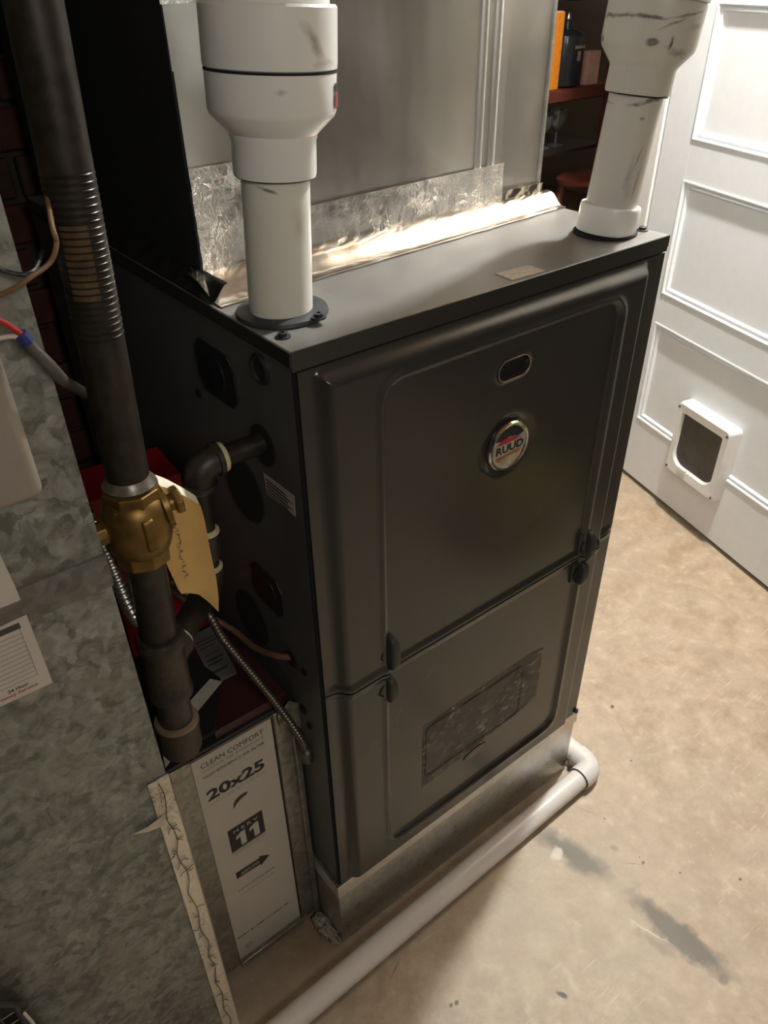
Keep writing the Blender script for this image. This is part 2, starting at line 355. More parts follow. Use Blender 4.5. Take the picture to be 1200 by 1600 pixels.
# brick wall behind furnace
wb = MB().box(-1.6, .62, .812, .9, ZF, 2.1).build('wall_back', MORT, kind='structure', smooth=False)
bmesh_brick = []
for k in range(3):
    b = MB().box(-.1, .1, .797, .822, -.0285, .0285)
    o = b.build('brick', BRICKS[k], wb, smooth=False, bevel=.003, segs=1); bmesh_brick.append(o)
used = [False]*3
for row in range(23):
    z = -.13+row*.067
    for c in range(5):
        x = -.62+c*.21+(.105 if row % 2 else 0)
        if x > .22: continue
        k = random.choice((0, 1, 1, 2))
        if not used[k]: o = bmesh_brick[k]; used[k] = True
        else: o = bmesh_brick[k].copy(); COL.objects.link(o)
        o.location = (x+random.uniform(-.003, .003), random.uniform(-.003, .002), z)

# door_1 : white panelled door standing to the right
DA = V((1.507, .604, ZF)); DD = V((-.283, -.959, 0)).normalized(); DN = V((DD.y, -DD.x, 0))   # DN points to the camera side?
if DN.dot(V((-.3, -.5, 0))-V((DA.x, DA.y, 0))) < 0: DN = -DN
def DM(s, n, h): return DA+DD*s+DN*n+V((0, 0, h))
DMAT = Matrix(((DD.x, DN.x, 0, DA.x), (DD.y, DN.y, 0, DA.y), (0, 0, 1, DA.z), (0, 0, 0, 1)))
door = MB().box(-.097, .66, -.040, -.022, .014, 2.03, DMAT).build('door_1', WDOOR, kind='structure', smooth=False)
rails = [(.014, .205), (.497, .580), (.862, .955), (1.228, 1.31), (1.585, 1.67), (1.93, 2.03)]
MB().box(-.097, .008, -.022, 0, .014, 2.03, DMAT).build('stile', WDOOR, door, smooth=False, bevel=.001)
MB().box(.555, .66, -.022, 0, .014, 2.03, DMAT).build('stile', WDOOR, door, smooth=False, bevel=.001)
for a, b in rails: MB().box(.008, .555, -.022, 0, a, b, DMAT).build('rail', WDOOR, door, smooth=False, bevel=.0005)
for (a, b), (c, d) in zip(rails, rails[1:]):
    MB().box(.008, .555, -.0222, -.0090, b, c, DMAT).build('panel', WDOOR, door, smooth=False)
    m = MB()
    prof = [(0, -.001), (.0005, .0022), (.0035, .0030), (.0065, .0016), (.0075, -.0030), (.0115, -.0034), (.0125, -.0016), (.0155, -.0022), (.0185, -.0080), (.0195, -.0095)]
    x0, x1, z0, z1 = .006, .557, b-.002, c+.002
    loops = []
    for o_, n_ in prof: loops.append([m.bm.verts.new(DMAT @ V(p)) for p in ((x0+o_, n_, z0+o_), (x1-o_, n_, z0+o_), (x1-o_, n_, z1-o_), (x0+o_, n_, z1-o_))])
    for p, q in zip(loops, loops[1:]):
        for k in range(4): m._f([p[k], p[(k+1) % 4], q[(k+1) % 4], q[k]])
    m.build('moulding', WDOOR, door, angle=25)
# cat flap in bottom panel
m = MB(); N = 10
def rr_loop(x0, x1, z0, z1, r, n, rt=None):
    out = []
    rt = r if rt is None else rt
    for cx, cz, a0, r_ in ((x1-r, z0+r, -90, r), (x1-rt, z1-rt, 0, rt), (x0+rt, z1-rt, 90, rt), (x0+r, z0+r, 180, r)):
        for k in range(7):
            a = math.radians(a0+15*k); out.append(V((cx+r_*math.cos(a), n, cz+r_*math.sin(a))))
    return out
loops = [rr_loop(.186, .384, .140, .352, .012, -.02, .012), rr_loop(.187, .383, .141, .351, .012, .022, .012), rr_loop(.192, .378, .146, .346, .012, .028, .012),
         rr_loop(.204, .358, .168, .324, .036, .026, .006), rr_loop(.208, .354, .173, .320, .034, .014, .005)]
loops = [[m.bm.verts.new(DMAT @ p) for p in l] for l in loops]
for p, q in zip(loops, loops[1:]):
    for k in range(28): m._f([p[k], p[(k+1) % 28], q[(k+1) % 28], q[k]])
cf = m.build('cat_flap_frame', WPLA, door, label='white plastic cat flap frame', angle=40)
m = MB(); m.prism([DMAT @ p for p in rr_loop(.207, .355, .172, .321, .034, .013, .005)], DN*.004)
m.build('flap', simple('smoky_flap', (.045, .04, .036), .22, 0, .2, 30), cf, label='dark translucent swing flap')
m = MB(); m.box(.238, .268, .022, .031, .160, .174, DMAT); m.build('latch', WPLA, cf, bevel=.002)
for s_, h_ in ((.193, .335), (.372, .335), (.372, .152), (.194, .152)):
    MB().lathe(DM(s_, .0265, h_), DN, [(.0035, 0), (.0035, .0028)], 12).build('screw', STEELD, cf)
# jamb / casing beyond the far edge
MB().box(-.150, -.104, -.06, .004, .0, 2.08, DMAT).build('trim_1', WPLA, kind='structure', smooth=False, bevel=.002)
MB().box(.667, .73, -.06, .004, .0, 2.08, DMAT).build('trim_2', WPLA, kind='structure', smooth=False, bevel=.002)
MB().box(.73, 1.05, -.09, -.02, .0, 2.27, DMAT).box(-.104, .667, -.09, -.02, 2.08, 2.27, DMAT).build('wall_door_side', WALLM, kind='structure', smooth=False)

# ================================================================ FURNACE
F = thing('furnace', (W/2, D/2, 0), 'charcoal grey steel gas furnace with two stacked front doors, standing on the galvanized base', 'furnace')
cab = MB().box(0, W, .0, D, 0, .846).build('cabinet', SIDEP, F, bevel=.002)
m = MB().box(-.0015, W+.0015, -.0025, D, .8635-.0022, .8635)
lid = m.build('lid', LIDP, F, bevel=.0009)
MB().box(-.0015, W+.0015, -.0036, -.0014, .844, .8631).box(-.003, -.0014, -.0035, D, .849, .8631).box(W+.0014, W+.003, -.0035, D, .849, .8631).build('lid_lip', PAINT, lid, bevel=.0006)
MB().box(-.0004, .0032, -.0014, .0, .002, .843).build('corner_gap', HOLE, cab, smooth=False)
for x, y in ((.012, .030), (W-.008, .030), (.055, .048-.012)):
    z0 = .8635 if abs(x-.055) > .01 else .869
    MB().lathe((x, y, z0), (0, 0, 1), [(.0072, 0), (.0072, .0012), (.0045, .0016), (.0045, .0045), (.002, .005), (.002, .003)], 18).build('screw', BLK, lid)
MB().prism([(.278, .030, .8637), (.326, .027, .8637), (.325, .001, .8637), (.277, .004, .8637)], (0, 0, .0004)).build('warning_label', simple('lid_label_paper', (.42, .38, .30), .6, 0, .25, 220), lid, smooth=False, label='small beige label on lid')
# pressed steel doors
OX0, OX1, OZ1, OZ0 = .0165, .503, .8415, .004
IX0, IX1, IZ0, IZ1 = .087, .450, .046, .812
ZS = .4215
def door_y(x, z, lo, hi):
    d = rrect(x, z, OX0, OX1, OZ0-.004, OZ1, .010)
    h = .0045+.0135*sstep(.001, -.016, d)
    e = rrect(x, z, IX0, IX1, IZ0, IZ1, .026)
    h += .0022*math.exp(-((e-.003)/.004)**2)-.0042*sstep(.002, -.004, e)
    # rolled edge at the split between both doors
    t = abs(z-ZS); h += .0035*sstep(.014, .004, t)*sstep(0, .02, x)*sstep(0, .02, W-x)
    # finger slot
    s = rrect(x, z, .246, .296, .7605, .7855, .0122)
    if lo > ZS-.01: h += .0018*math.exp(-(s/.0028)**2)-.014*sstep(.0005, -.0025, s)
    r = math.hypot(x-.2725, z-.674)
    if lo > ZS-.01: h -= .0035*sstep(.042, .034, r)
    return -h
def make_door(name, z0, z1, label):
    xs = axis_pts(.003, W-.003, .008, [(.003, .04, .0018), (.075, .10, .0015), (.24, .30, .0016), (.438, .462, .0015), (.48, W-.003, .0018)])
    zs = axis_pts(z0, z1, .008, [(.8, .843, .0016), (.755, .79, .0012), (.63, .72, .003), (ZS-.03, ZS+.03, .0015), (.0, .06, .0018)])
    m = MB(); m.grid(lambda x, z: V((x, door_y(x, z, z0, z1), z)), xs, zs)
    m.box(.003, W-.003, -.0042, -.0003, z0, z1)
    return m.build(name, PAINT, F, angle=80, label=label, fixn=True)
ud = make_door('upper_door', ZS+.0012, .843, 'upper pressed steel door with finger slot and round emblem')
ld = make_door('lower_door', .003, ZS-.0012, 'lower pressed steel door with peeled sticker residue')
# dark lining of finger slot and its rim
m = MB(); m.prism([V((p.x, -.0092, p.z)) for p in [V((a.x, 0, a.z)) for a in rr_loop(.2475, .2945, .762, .784, .0108, 0)]], (0, .002, 0))
m.build('slot_recess', BLKM, ud, smooth=False)
m = MB(); m.tube([V((p.x, -.0162, p.z)) for p in rr_loop(.2465, .2955, .7605, .7852, .012, 0)]+[V((rr_loop(.2465, .2955, .7605, .7852, .012, 0)[0].x, -.0162, rr_loop(.2465, .2955, .7605, .7852, .012, 0)[0].z))], .0009, 6)
m.build('slot_rim', simple('worn_slot_edge', (.28, .23, .16), .4, .5), ud)
# emblem
EC = V((.2725, -.0135, .674)); m = MB(); R_ = .0315
m.mat(0).lathe(EC+V((0, .001, 0)), (0, -1, 0), [(R_, 0), (R_+.0006, .004), (R_-.001, .0062), (R_-.0035, .0058), (R_-.0045, .0030)], 64, (True, False))
m.mat(1).lathe(EC, (0, -1, 0), [(R_-.003, .001), (R_-.0042, .0032)], 64)
def ey(t): return EC+V((t[0], -.0034-t[2], t[1]))
ri = R_-.0052
# navy top cap
m.mat(2).prism([ey((ri*math.cos(a), ri*math.sin(a), 0)) for a in [math.radians(28+k*6.2) for k in range(21)]]+[ey((-.014, .011, 0)), ey((0, .0135, 0)), ey((.014, .010, 0))], (0, -.0004, 0))
m.mat(4).prism([ey(p) for p in ((-.021, .0065, 0), (-.010, .0125, 0), (.004, .011, 0), (.017, .0085, 0), (.008, .0065, 0))], (0, -.0006, 0))
m.mat(5).prism([ey(p) for p in ((-.022, -.0105, 0), (-.006, -.0095, 0), (.010, -.0095, 0), (.0225, -.0055, 0), (.018, -.013, 0), (.002, -.0125, 0), (-.018, -.016, 0))], (0, -.0006, 0))
m.mat(3).box(EC.x-.0245, EC.x+.0245, EC.y-.0047, EC.y-.003, EC.z-.0072, EC.z+.0062)
m.mat(2).text('RUUD', (EC.x-.0225, EC.y-.0048, EC.z-.0058), (1, 0, 0), (0, 0, 1), .045, .0108, .03, .0004)
for k in range(9):
    a = math.radians(-140+k*12); p = EC+V((0, -.0036, 0))
    m.mat(0).box(-.0005, .0005, -.0004, .0002, .015, .024, Matrix.Translation(p) @ Matrix.Rotation(-a+math.pi/2, 4, 'Y'))
m.build('emblem', [CHROME, SILV, NAVY, SILV, RED, ORG], ud, label='round chrome emblem with red band reading RUUD')
# latches
def latch(x, z, par, up):
    hh = .0265 if up else .0215
    m = MB(); M0 = Matrix.Translation((x, -.0135, z))
    m.box(-.0165, -.002, -.0040, .002, -hh+.006, hh-.001, M0)
    a = m.build('latch', simple('latch_plastic', (.030, .031, .027), .5) if 'latch_plastic' not in bpy.data.materials else bpy.data.materials['latch_plastic'], par, bevel=.0055, segs=4)
    m = MB(); N = 14; L = []
    for k in range(N+1):
        t = math.pi*k/N; L.append((math.sin(t)**.45*.0062+.0008, -hh*math.cos(t)))
    rings = []
    for r_, zz in L:
        rings.append([m.bm.verts.new(V((x+.001+r_*math.cos(q), -.0135-(.0165 if math.sin(q) < 0 else .0)*(r_/.007)+(.0 if math.sin(q) < 0 else .001), z+zz)) if abs(math.sin(q)) > .5 else V((x+.001+r_*math.cos(q), -.0145-(.0125*(r_/.007) if math.sin(q) < -.01 else 0), z+zz))) for q in [2*math.pi*i/12 for i in range(12)]])
    for A, B in zip(rings, rings[1:]):
        for k in range(12): m._f([A[k], A[(k+1) % 12], B[(k+1) % 12], B[k]])
    m._f(rings[0][::-1]); m._f(rings[-1])
    m.build('paddle', bpy.data.materials['latch_plastic'], a, angle=70)
    m = MB(); s_ = spline([V((x-.006, -.0185, z+.014)), V((x-.0125, -.0185, z+.004)), V((x-.0135, -.0185, z-.003)), V((x-.008, -.0185, z-.009)), V((x-.005, -.0185, z-.015))], 8)
    m.tube(s_, .0010, 6); m.build('latch_spring', BLKM, a)
latch(.092, .4505, ud, 1); latch(.0885, .389, ld, 0)
latch(.459, .436, ud, 1); latch(.4525, .3885, ld, 0)
# peeled sticker residue on the lower door
def m_resid():
    t = NT('sticker_residue'); f = t.noise(42, 6, .72, t.mp((1, 1, 1.6))); g = t.noise(13, 4, .6, dist=.8)
    k = t.ramp(t.math('ADD', t.math('MULTIPLY', f, .5), t.math('MULTIPLY', g, .5)), [(.40, .05), (.50, .30), (.58, .55), (.66, .9)])
    t.out(t.mix(t.ramp(f, [(.5, 0), (.66, 1)]), (.10, .085, .068), (.34, .31, .27)), .5); t.set(t.b.inputs['Alpha'], k); return t.m
RES = m_resid()
P_ = lambda x, z: V((x, -.0143, z))
m = MB(); m.prism([P_(.152, .262), P_(.372, .268), P_(.398, .262), P_(.398, .150), P_(.37, .142), P_(.152, .118)], (0, -.0002, 0))
m.build('sticker_residue', RES, ld, smooth=False, label='torn sticker residue')
m = MB()
fr = rr_loop(.158, .355, .142, .252, .008, 0); fr = [V((p.x, -.0147, p.z)) for p in fr]; m.tube(fr+[fr[0]], .0008, 6)
m.build('sticker_outline', simple('residue_line', (.075, .065, .052), .6), ld)
m = MB(); m.prism([V((.262+.024*math.cos(a), -.0146, .118+.008*math.sin(a)+.002*math.cos(a))) for a in [k*math.pi/10 for k in range(20)]], (0, -.0003, 0))
m.build('residue_patch', simple('residue_tan', (.20, .155, .115), .6, 0, .3, 120), ld, smooth=False)
# side features (x = 0 plane)
def side_poly(name, pts, mat, t=.0022, label=None, off=0, bevel=.0006):
    return MB().prism([(-off, y, z) for y, z in pts], (-t, 0, 0)).build(name, mat, F, bevel=bevel, label=label)
def octo(cy, cz, hw, hz, c): return [(cy-hw+c, cz+hz), (cy+hw-c, cz+hz), (cy+hw, cz+hz-c), (cy+hw, cz-hz+c), (cy+hw-c, cz-hz), (cy-hw+c, cz-hz), (cy-hw, cz-hz+c), (cy-hw, cz+hz-c)]
k1 = side_poly('knockout', octo(.155, .787, .043, .030, .012), BLK, label='black square cover plate high on the side')
k2 = side_poly('knockout', octo(.102, .522, .036, .028, .012), BLK)
for par, cy, cz in ((k1, .155, .787), (k2, .102, .522)): MB().lathe((-.002, cy, cz), (-1, 0, 0), [(.02, 0), (.02, .001), (.012, .0012)], 24).build('disc', BLK, par)
circ = lambda cy, cz, r, n=40: [(cy+r*math.cos(2*math.pi*k/n), cz+r*math.sin(2*math.pi*k/n)) for k in range(n)]
side_poly('knockout', circ(.126, .655, .041), HOLE, label='large round dark knockout')
side_poly('knockout', circ(.156, .436, .040), BLKM)
side_poly('pipe_opening', circ(.069, .738, .023), HOLE, label='round hole the gas pipe enters')
side_poly('wire_opening', circ(.062, .435, .012), HOLE); side_poly('wire_opening', circ(.033, .436, .005, 16), HOLE); side_poly('wire_opening', circ(.047, .356, .007, 16), HOLE)
side_poly('wire_opening', circ(.035, .335, .005, 16), HOLE); side_poly('wire_opening', circ(.210, .742, .006, 16), HOLE)
MB().lathe((0, .056, .827), (-1, 0, 0), [(.0155, 0), (.0155, .002), (.0125, .0035), (.011, .002), (.004, .002)], 28).build('round_plug', BLK, F)
sl = MB().prism([(-.0004, .076, .7015), (-.0004, .0165, .7035), (-.0004, .0175, .6775), (-.0004, .074, .6755)], (-.0004, 0, 0)).build('rating_label', STICK, F, smooth=False, label='white printed label on the left side')
m = MB()
for i in range(5):
    z = .6965-.0042*i; m.prism([(-.0009, .072, z), (-.0009, .072-.035-.015*(i % 2)-.004*i % .01, z), (-.0009, .03, z-.0016), (-.0009, .072, z-.0016)], (-.0002, 0, 0))
m.build('print_lines', INK, sl, smooth=False)

# ================================================================ FURNACE BASE
B = thing('metal_plinth', (W/2, .3, ZF), 'galvanized sheet metal plinth under the furnace, standing on the concrete', 'plinth')
m = MB().box(-.002, W+.002, -.003, D-.02, ZF, -.004); m.build('base_box', GALVS, B, bevel=.002)
m = MB().prism([(-.004, -.0035, -.001), (W+.004, -.0035, -.001), (W+.004, -.0048, -.030), (-.004, -.0048, -.030)], (0, -.0012, 0)); m.build('top_flange', simple('flange_metal', (.62, .60, .56), .38, .85), B, bevel=.0004)
m = MB().prism([(-.0035, -.006, -.001), (-.0035, .5, -.001), (-.0050, .5, -.026), (-.0050, -.006, -.026)], (-.001, 0, 0)); m.build('side_flange', bpy.data.materials['flange_metal'], B, bevel=.0004)
MB().lathe((W-.004, -.006, .004), (0, 0, 1), [(.0001, -.004), (.004, -.002), (.004, .004), (.001, .007)], 10).build('corner_clip', BLK, B)

# ================================================================ PLENUM
PL = thing('supply_plenum', (.28, .45, H), 'tall shiny sheet metal duct box taped onto the furnace top, rising out of frame', 'duct')
def rough_sheet(fn, us, vs, amp, sc, th=None, edge=.25):
    am = V((edge, 1, edge)) if th is None or abs(th[1]) > 0 else V((edge, edge, 1))
    def g(u, v):
        p = fn(u, v); n = noise.noise_vector(p*sc); return p+n*am*amp
    return MB().grid(g, us, vs, th)
lin = lambda a, b, n: [a+(b-a)*i/n for i in range(n+1)]
rough_sheet(lambda u, v: V((u, .200+.004*sstep(.15, .28, u), v)), lin(.021, .455, 24), lin(H+.004, 1.9, 30), .0016, 7, (0, .002, 0)).build('front_panel', PLEN, PL)
rough_sheet(lambda u, v: V((.455+u*.072, .204-.002*u, v)), lin(0, 1, 8), lin(H+.004, 1.9, 20), .0008, 7, (0, .0025, 0)).build('corner_flange', PLEN, PL, label='right flange with bright cut edge')
MB().box(.5255, .5285, .200, .2045, H+.004, 1.9).build('cut_edge', simple('bright_cut_edge', (.9, .89, .86), .25, .9), PL)
for x in (.142, .412, .434):
    MB().grid(lambda u, v: V((x-.006+u*.012, .198+.004*sstep(.15, .28, x)-.0028*math.sin(u*math.pi), v)), lin(0, 1, 6), [H+.01, 1.9], (0, .003, 0)).build('seam', PLEN, PL)
MB().box(.0195, .0225, .2, .715, H+.004, 1.9).build('side_panel', BLKM, PL, label='side of the duct with its shadow painted black')  # shade on this metal side painted in as matte black
MB().box(.024, .53, .709, .715, H+.004, 1.9).build('back_panel', PLEN, PL); MB().box(.524, .5275, .206, .708, H+.004, 1.9).build('side_panel', PLEN, PL)
# foil tape: wall band, sloping skirt on the lid, ragged corner
rough_sheet(lambda u, v: V((.0205+u*.12, .1950, .870+v*.108)), lin(0, 1, 34), lin(0, 1, 30), .0016, 60, (0, .0018, 0)).build('foil_tape', FOIL, PL, label='crumpled foil tape patch left of the flue')
rough_sheet(lambda u, v: V((.14+u*.315, .1955+.003*sstep(.0, .4, u), .872+v*(.050+.004*u))), lin(0, 1, 90), lin(0, 1, 16), .0012, 55, (0, .002, 0)).build('foil_tape', FOIL, PL)
SKY = lambda x: .135+.034*(x/.53)
WARMF = m_foil('foil_tape_skirt', (.84, .76, .66), .12, 1.0, .2, .05)
rough_sheet(lambda u, v: V((.003+u*.54, SKY(.54*u)+(.2-SKY(.54*u))*v, H+.0014+.015*sstep(.1, 1, v)+.004*math.sin(v*math.pi)**2)), lin(0, 1, 150), lin(0, 1, 22), .0006, 30, (0, 0, -.0012)).build('foil_tape', WARMF, PL, label='sloping foil tape skirt sealing duct to furnace top')
rough_sheet(lambda u, v: V((.003+u*.54, SKY(.54*u)-.006+.010*v+.0006*math.sin(u*50), H+.0009)), lin(0, 1, 120), lin(0, 1, 3), .0004, 60, (0, 0, -.0006)).build('foil_tape', WARMF, PL)
rough_sheet(lambda u, v: V((.46+u*.07, .196, .872+v*.02)), lin(0, 1, 24), lin(0, 1, 6), .003, 90, (0, .0018, 0)).build('foil_tape', WARMF, PL)
rough_sheet(lambda u, v: V((.0155-.008*v, .17+u*.03, H+.002+.02*v)), lin(0, 1, 14), lin(0, 1, 8), .008, 140, (0, .0018, 0)).build('foil_tape', FOIL, PL, label='ragged crumpled foil corner')
rough_sheet(lambda u, v: V((.018+u*.51, .1965, 1.110+v*.05)), lin(0, 1, 90), lin(0, 1, 12), .0018, 55, (0, .0018, 0)).build('foil_tape', FOIL, PL)
rough_sheet(lambda u, v: V((-.002+.02*v, .14+u*.5, H+.003+.016*sstep(0, 1, v))), lin(0, 1, 60), lin(0, 1, 8), .002, 50, (0, 0, -.001)).build('foil_tape', simple('dark_tape', (.03, .028, .026), .45, .5, .4, 60, .6), PL, label='dark tape along the left side')  # near-black tape along the plenum's left foot

# ================================================================ FLUES
def flue(name, base, top, segs, label, group):
    T = thing(name, base, label, 'pipe', group); base = V(base); d = (V(top)-base).normalized()
    for nm, prof, mat, lb in segs: MB().lathe(base, d, prof, 64).build(nm, mat, T, angle=30, label=lb)
    return T, base, d
LF, lb_, ld_ = flue('flue_pipe', (.041, .080, H), (.0525, .079, H+.216), [
    ('pipe_section', [(.0302, .004), (.0302, .140)], PVCO, None),
    ('reducer', [(.0315, .1235), (.0355, .1235), (.0362, .126), (.0362, .152), (.0372, .154), (.0375, .157), (.052, .171), (.0535, .175), (.0538, .2035), (.051, .2035)], PVC, 'white reducer fitting with cone'),
    ('coupling', [(.051, .2035), (.0542, .2055), (.0545, .2085), (.0545, .247), (.053, .249), (.049, .249), (.049, .24)], PVC, 'upper white coupling with sooty smudge'),
    ('pipe_section', [(.0485, .235), (.0485, .9)], PVC, None)],
    'white plastic vent pipe rising from a black round flange at furnace top left', None)
MB().lathe(lb_+ld_*.2025, ld_, [(.0520, 0), (.0541, .0003), (.0541, .0016), (.0520, .002)], 64).build('gasket_line', BLKM, LF)
MB().lathe(lb_+ld_*.1222, ld_, [(.0300, 0), (.0345, .0005), (.0345, .0013), (.0300, .0016)], 64).build('gasket_line', BLKM, LF)
MB().lathe((.043, .081, H), (0, 0, 1), [(.0440, 0), (.0445, .001), (.0435, .0042), (.037, .0055), (.0305, .0055)], 64).build('flange_plate', RUB, LF, label='black round rubber flange')
def wrap(name, mat, par, c, d, r, a0, a1, t0, t1):
    a = V((1, 0, 0)); a = (a-d*a.dot(d)).normalized(); b = d.cross(a)
    return MB().grid(lambda u, v: c+d*v+(a*math.cos(u)+b*math.sin(u))*r, lin(math.radians(a0), math.radians(a1), 10), [t0, t1]).build(name, mat, par)
wrap('print_mark', simple('print_red', (.25, .03, .03), .5), LF, lb_, ld_, .0546, -52, -35, .178, .1895)
wrap('print_mark', INK, LF, lb_, ld_, .0546, -52, -35, .190, .196)
RF, rb_, rd_ = flue('flue_pipe', (.489, .054, H), (.512, .050, H+.204), [
    ('base_coupling', [(.0335, .001), (.0352, .0015), (.0360, .004), (.0360, .030), (.0350, .0325), (.0302, .0325)], PVC, 'clean white socket at the lid'),
    ('pipe_section', [(.0302, .02), (.0302, .165)], PVCR, 'scuffed pipe with dark smears'),
    ('reducer', [(.0315, .150), (.0352, .150), (.0360, .153), (.0360, .175), (.0372, .178), (.0495, .193), (.0510, .199), (.0515, .236), (.050, .238)], PVCR, 'reducer fitting smeared with dark sealant'),
    ('coupling', [(.049, .238), (.0528, .239), (.0532, .242), (.0532, .285), (.049, .288)], PVC, None),
    ('pipe_section', [(.0485, .27), (.0485, .9)], PVC, None)],
    'scuffed white plastic vent pipe standing at furnace top right corner beside the white door', None)
MB().lathe(rb_+V((0, 0, -.0002)), (0, 0, 1), [(.0385, 0), (.0385, .002), (.0350, .003)], 64).build('seal_ring', BLKM, RF)
MB().lathe(rb_+rd_*.1485, rd_, [(.0300, 0), (.0342, .0004), (.0342, .0012), (.0300, .0016)], 64).build('gasket_line', BLKM, RF)
# ================================================================ RETURN DUCT (left) and filter cabinet
RD = thing('return_duct', (-.65, .3, ZF), 'large dull spangled galvanized duct wall filling the left side beside the gas pipe', 'duct')
DX, DY = -.2025, -.030
rough_sheet(lambda u, v: V((u, DY, v)), lin(-.98, DX, 30), lin(.758, 1.9, 30), .0010, 4, (0, .002, 0)).build('upper_panel', GALV, RD)
rough_sheet(lambda u, v: V((u, DY-.0015, v)), lin(-.98, DX-.001, 30), lin(ZF, .731, 30), .0008, 4, (0, .002, 0)).build('lower_panel', GALV, RD)
rough_sheet(lambda u, v: V((u, DY-.0035-.0015*math.sin((v-.729)/.031*math.pi), v)), lin(-.98, DX+.0005, 40), lin(.729, .7605, 8), .0006, 12, (0, .003, 0)).build('seam_band', m_galv('galvanized_band', (.13, .13, .115), (.26, .255, .235), 90, .5, .5), RD)
MB().box(DX-.0025, DX-.001, DY+.001, .62, ZF, 1.9).build('side_panel', GALVD, RD)
MB().box(-.98, DX-.003, .60, .62, ZF, 1.9).build('back_panel', GALVD, RD)
# foil on the duct corner
rough_sheet(lambda u, v: V((DX-.021+.022*u, DY-.0034, .482-v*.66)), lin(0, 1, 8), lin(0, 1, 110), .0011, 70, (0, .001, 0)).build('foil_tape', FOILB, RD, label='wrinkled foil tape down the duct edge')
m = MB(); random.seed(11)
base = [V((DX-.011+.0022*math.sin(k*1.7)+random.uniform(-.0012, .0012), DY-.0052, .478-k*.020)) for k in range(33)]
m.tube(spline(base, 4), .0005, 5)
for k in range(34):
    b = random.choice(base); sgn = random.choice((-1, 1)); L = random.uniform(.004, .009)
    m.tube(spline([b+V((0, 0, .002)), b+V((sgn*L*.5, 0, random.uniform(-.004, .006))), b+V((sgn*L, 0, random.uniform(-.010, .010)))], 4), .0004, 5)
m.build('fold_creases', simple('crease_dark', (.10, .085, .065), .6, .2), RD)
MB().prism([(-.219, DY-.0042, .428), (-.219, DY-.0042, .412), (-.236, DY-.005, .418), (-.252, DY-.0055, .429), (-.236, DY-.005, .426)], (0, -.0004, 0)).build('tape_point', simple('tape_torn', (.62, .56, .47), .5, .5), RD, smooth=False)
FC = thing('filter_cabinet', (-.09, .35, ZF), 'galvanized filter cabinet between the left duct and the furnace, a filter in its slot', 'cabinet')
FY = .066
rough_sheet(lambda u, v: V((DX+.001+.024*u, DY-.002+(FY-DY)*u, .405-.05*u-v*.48)), lin(0, 1, 14), lin(0, 1, 60), .0015, 50, (0, .0012, 0)).build('foil_tape', FOILB, FC, label='foil tape joining duct and cabinet')
MB().box(-.182, -.1515, FY, .66, -.160, .352).build('left_flange', GALVD, FC, bevel=.001)
MB().box(-.0345, .0035-.006, FY-.001, .66, -.160, .352).build('right_flange', GALVD, FC, bevel=.001)
MB().box(-.0135, -.0095, FY-.008, FY-.001, -.158, .30).box(-.0085, -.0030, FY-.004, FY-.001, -.158, .33).build('flange_lip', GALVD, FC, bevel=.001)
MB().box(-.182, -.0025, FY+.002, .66, .352, .357).build('top_panel', simple('cabinet_top', (.03, .03, .03), .5, .3), FC, bevel=.001)
MB().box(-.1515, -.0345, FY-.003, .66, -.1645, -.1565).box(-.1515, -.0345, FY-.005, FY-.002, -.1645, -.151).build('bottom_channel', GALVD, FC, bevel=.0008)
MB().box(-.182, -.003, .655, .66, -.16, .352).build('back_panel', GALVD, FC)
MB().box(-.1513, -.0347, FY+.001, FY+.02, .3475, .352).build('top_rail', STEELD, FC)
# torn metal ears at upper right of the cabinet
rough_sheet(lambda u, v: V((-.030+.034*u, FY-.004-.003*u, .352-.005*v-.05*v*(.4+.6*u)+.016*(1-abs(2*u-1)))), lin(0, 1, 8), lin(0, 1, 6), .002, 60, (0, .001, 0)).build('bent_tab', GALVD, FC)
# crumbs of foil at the foot
AF = thing('air_filter', (-.092, .07, -.156), 'boxed pleated air filter in the cabinet slot, grey-white edge printed 20x25 MERV 11', 'filter')
FX0, FX1 = -.1502, -.0362
MB().box(FX0, FX1, .0705, .64, -.1562, .3465).build('filter_body', CARD, AF, bevel=.001)
ft = .0705
def tx(body, x, z, wd, h, mat=None, bold=0, name='lettering', par=AF, y=ft, ex=(1, 0, 0), ez=(0, 0, 1)):
    return MB().text(body, (x, y, z), ex, ez, wd, h, bold, .0003).build(name, mat or INK, par, smooth=False)
tx('CLEAN COMFORT', -.139, .3235, .0895, .0088)
tx('INDOOR AIR ESSENTIALS', -.139, .3150, .0885, .0048, INKL)
tx('HIGH EFFICIENCY AIR FILTER', -.139, .3035, .0885, .0046, bold=.006)
tx('20x25', -.140, .2565, .0845, .0215, bold=.035)
tx('ACTUAL SIZE: 19.5" X 25" X 4.4"', -.140, .2470, .085, .0038, INKL)
m = MB(); m.prism([(-.1095+.0*k, ft-.0004, .2130) for k in (0,)]+[(-.108, ft-.0004, .2225), (-.1045, ft-.0004, .2285), (-.098, ft-.0004, .2320), (-.0895, ft-.0004, .2325), (-.0850, ft-.0004, .2300), (-.088, ft-.0004, .2265), (-.096, ft-.0004, .2245), (-.103, ft-.0004, .2205), (-.1065, ft-.0004, .2170)], (0, .0003, 0)); m.build('finger_notch_shade', simple('notch_shadow', (.05, .045, .038), .9, 0, .5, 120), AF, smooth=False)  # flat dark crescent paints the shadow inside the thumb notch
MB().box(-.1245, -.0705, ft-.0004, ft, .1230, .1745).build('rating_square', INK, AF, smooth=False)
tx('M E R V', -.1165, .1620, .038, .0070, CARD, .006, y=ft-.0005)
m = MB()
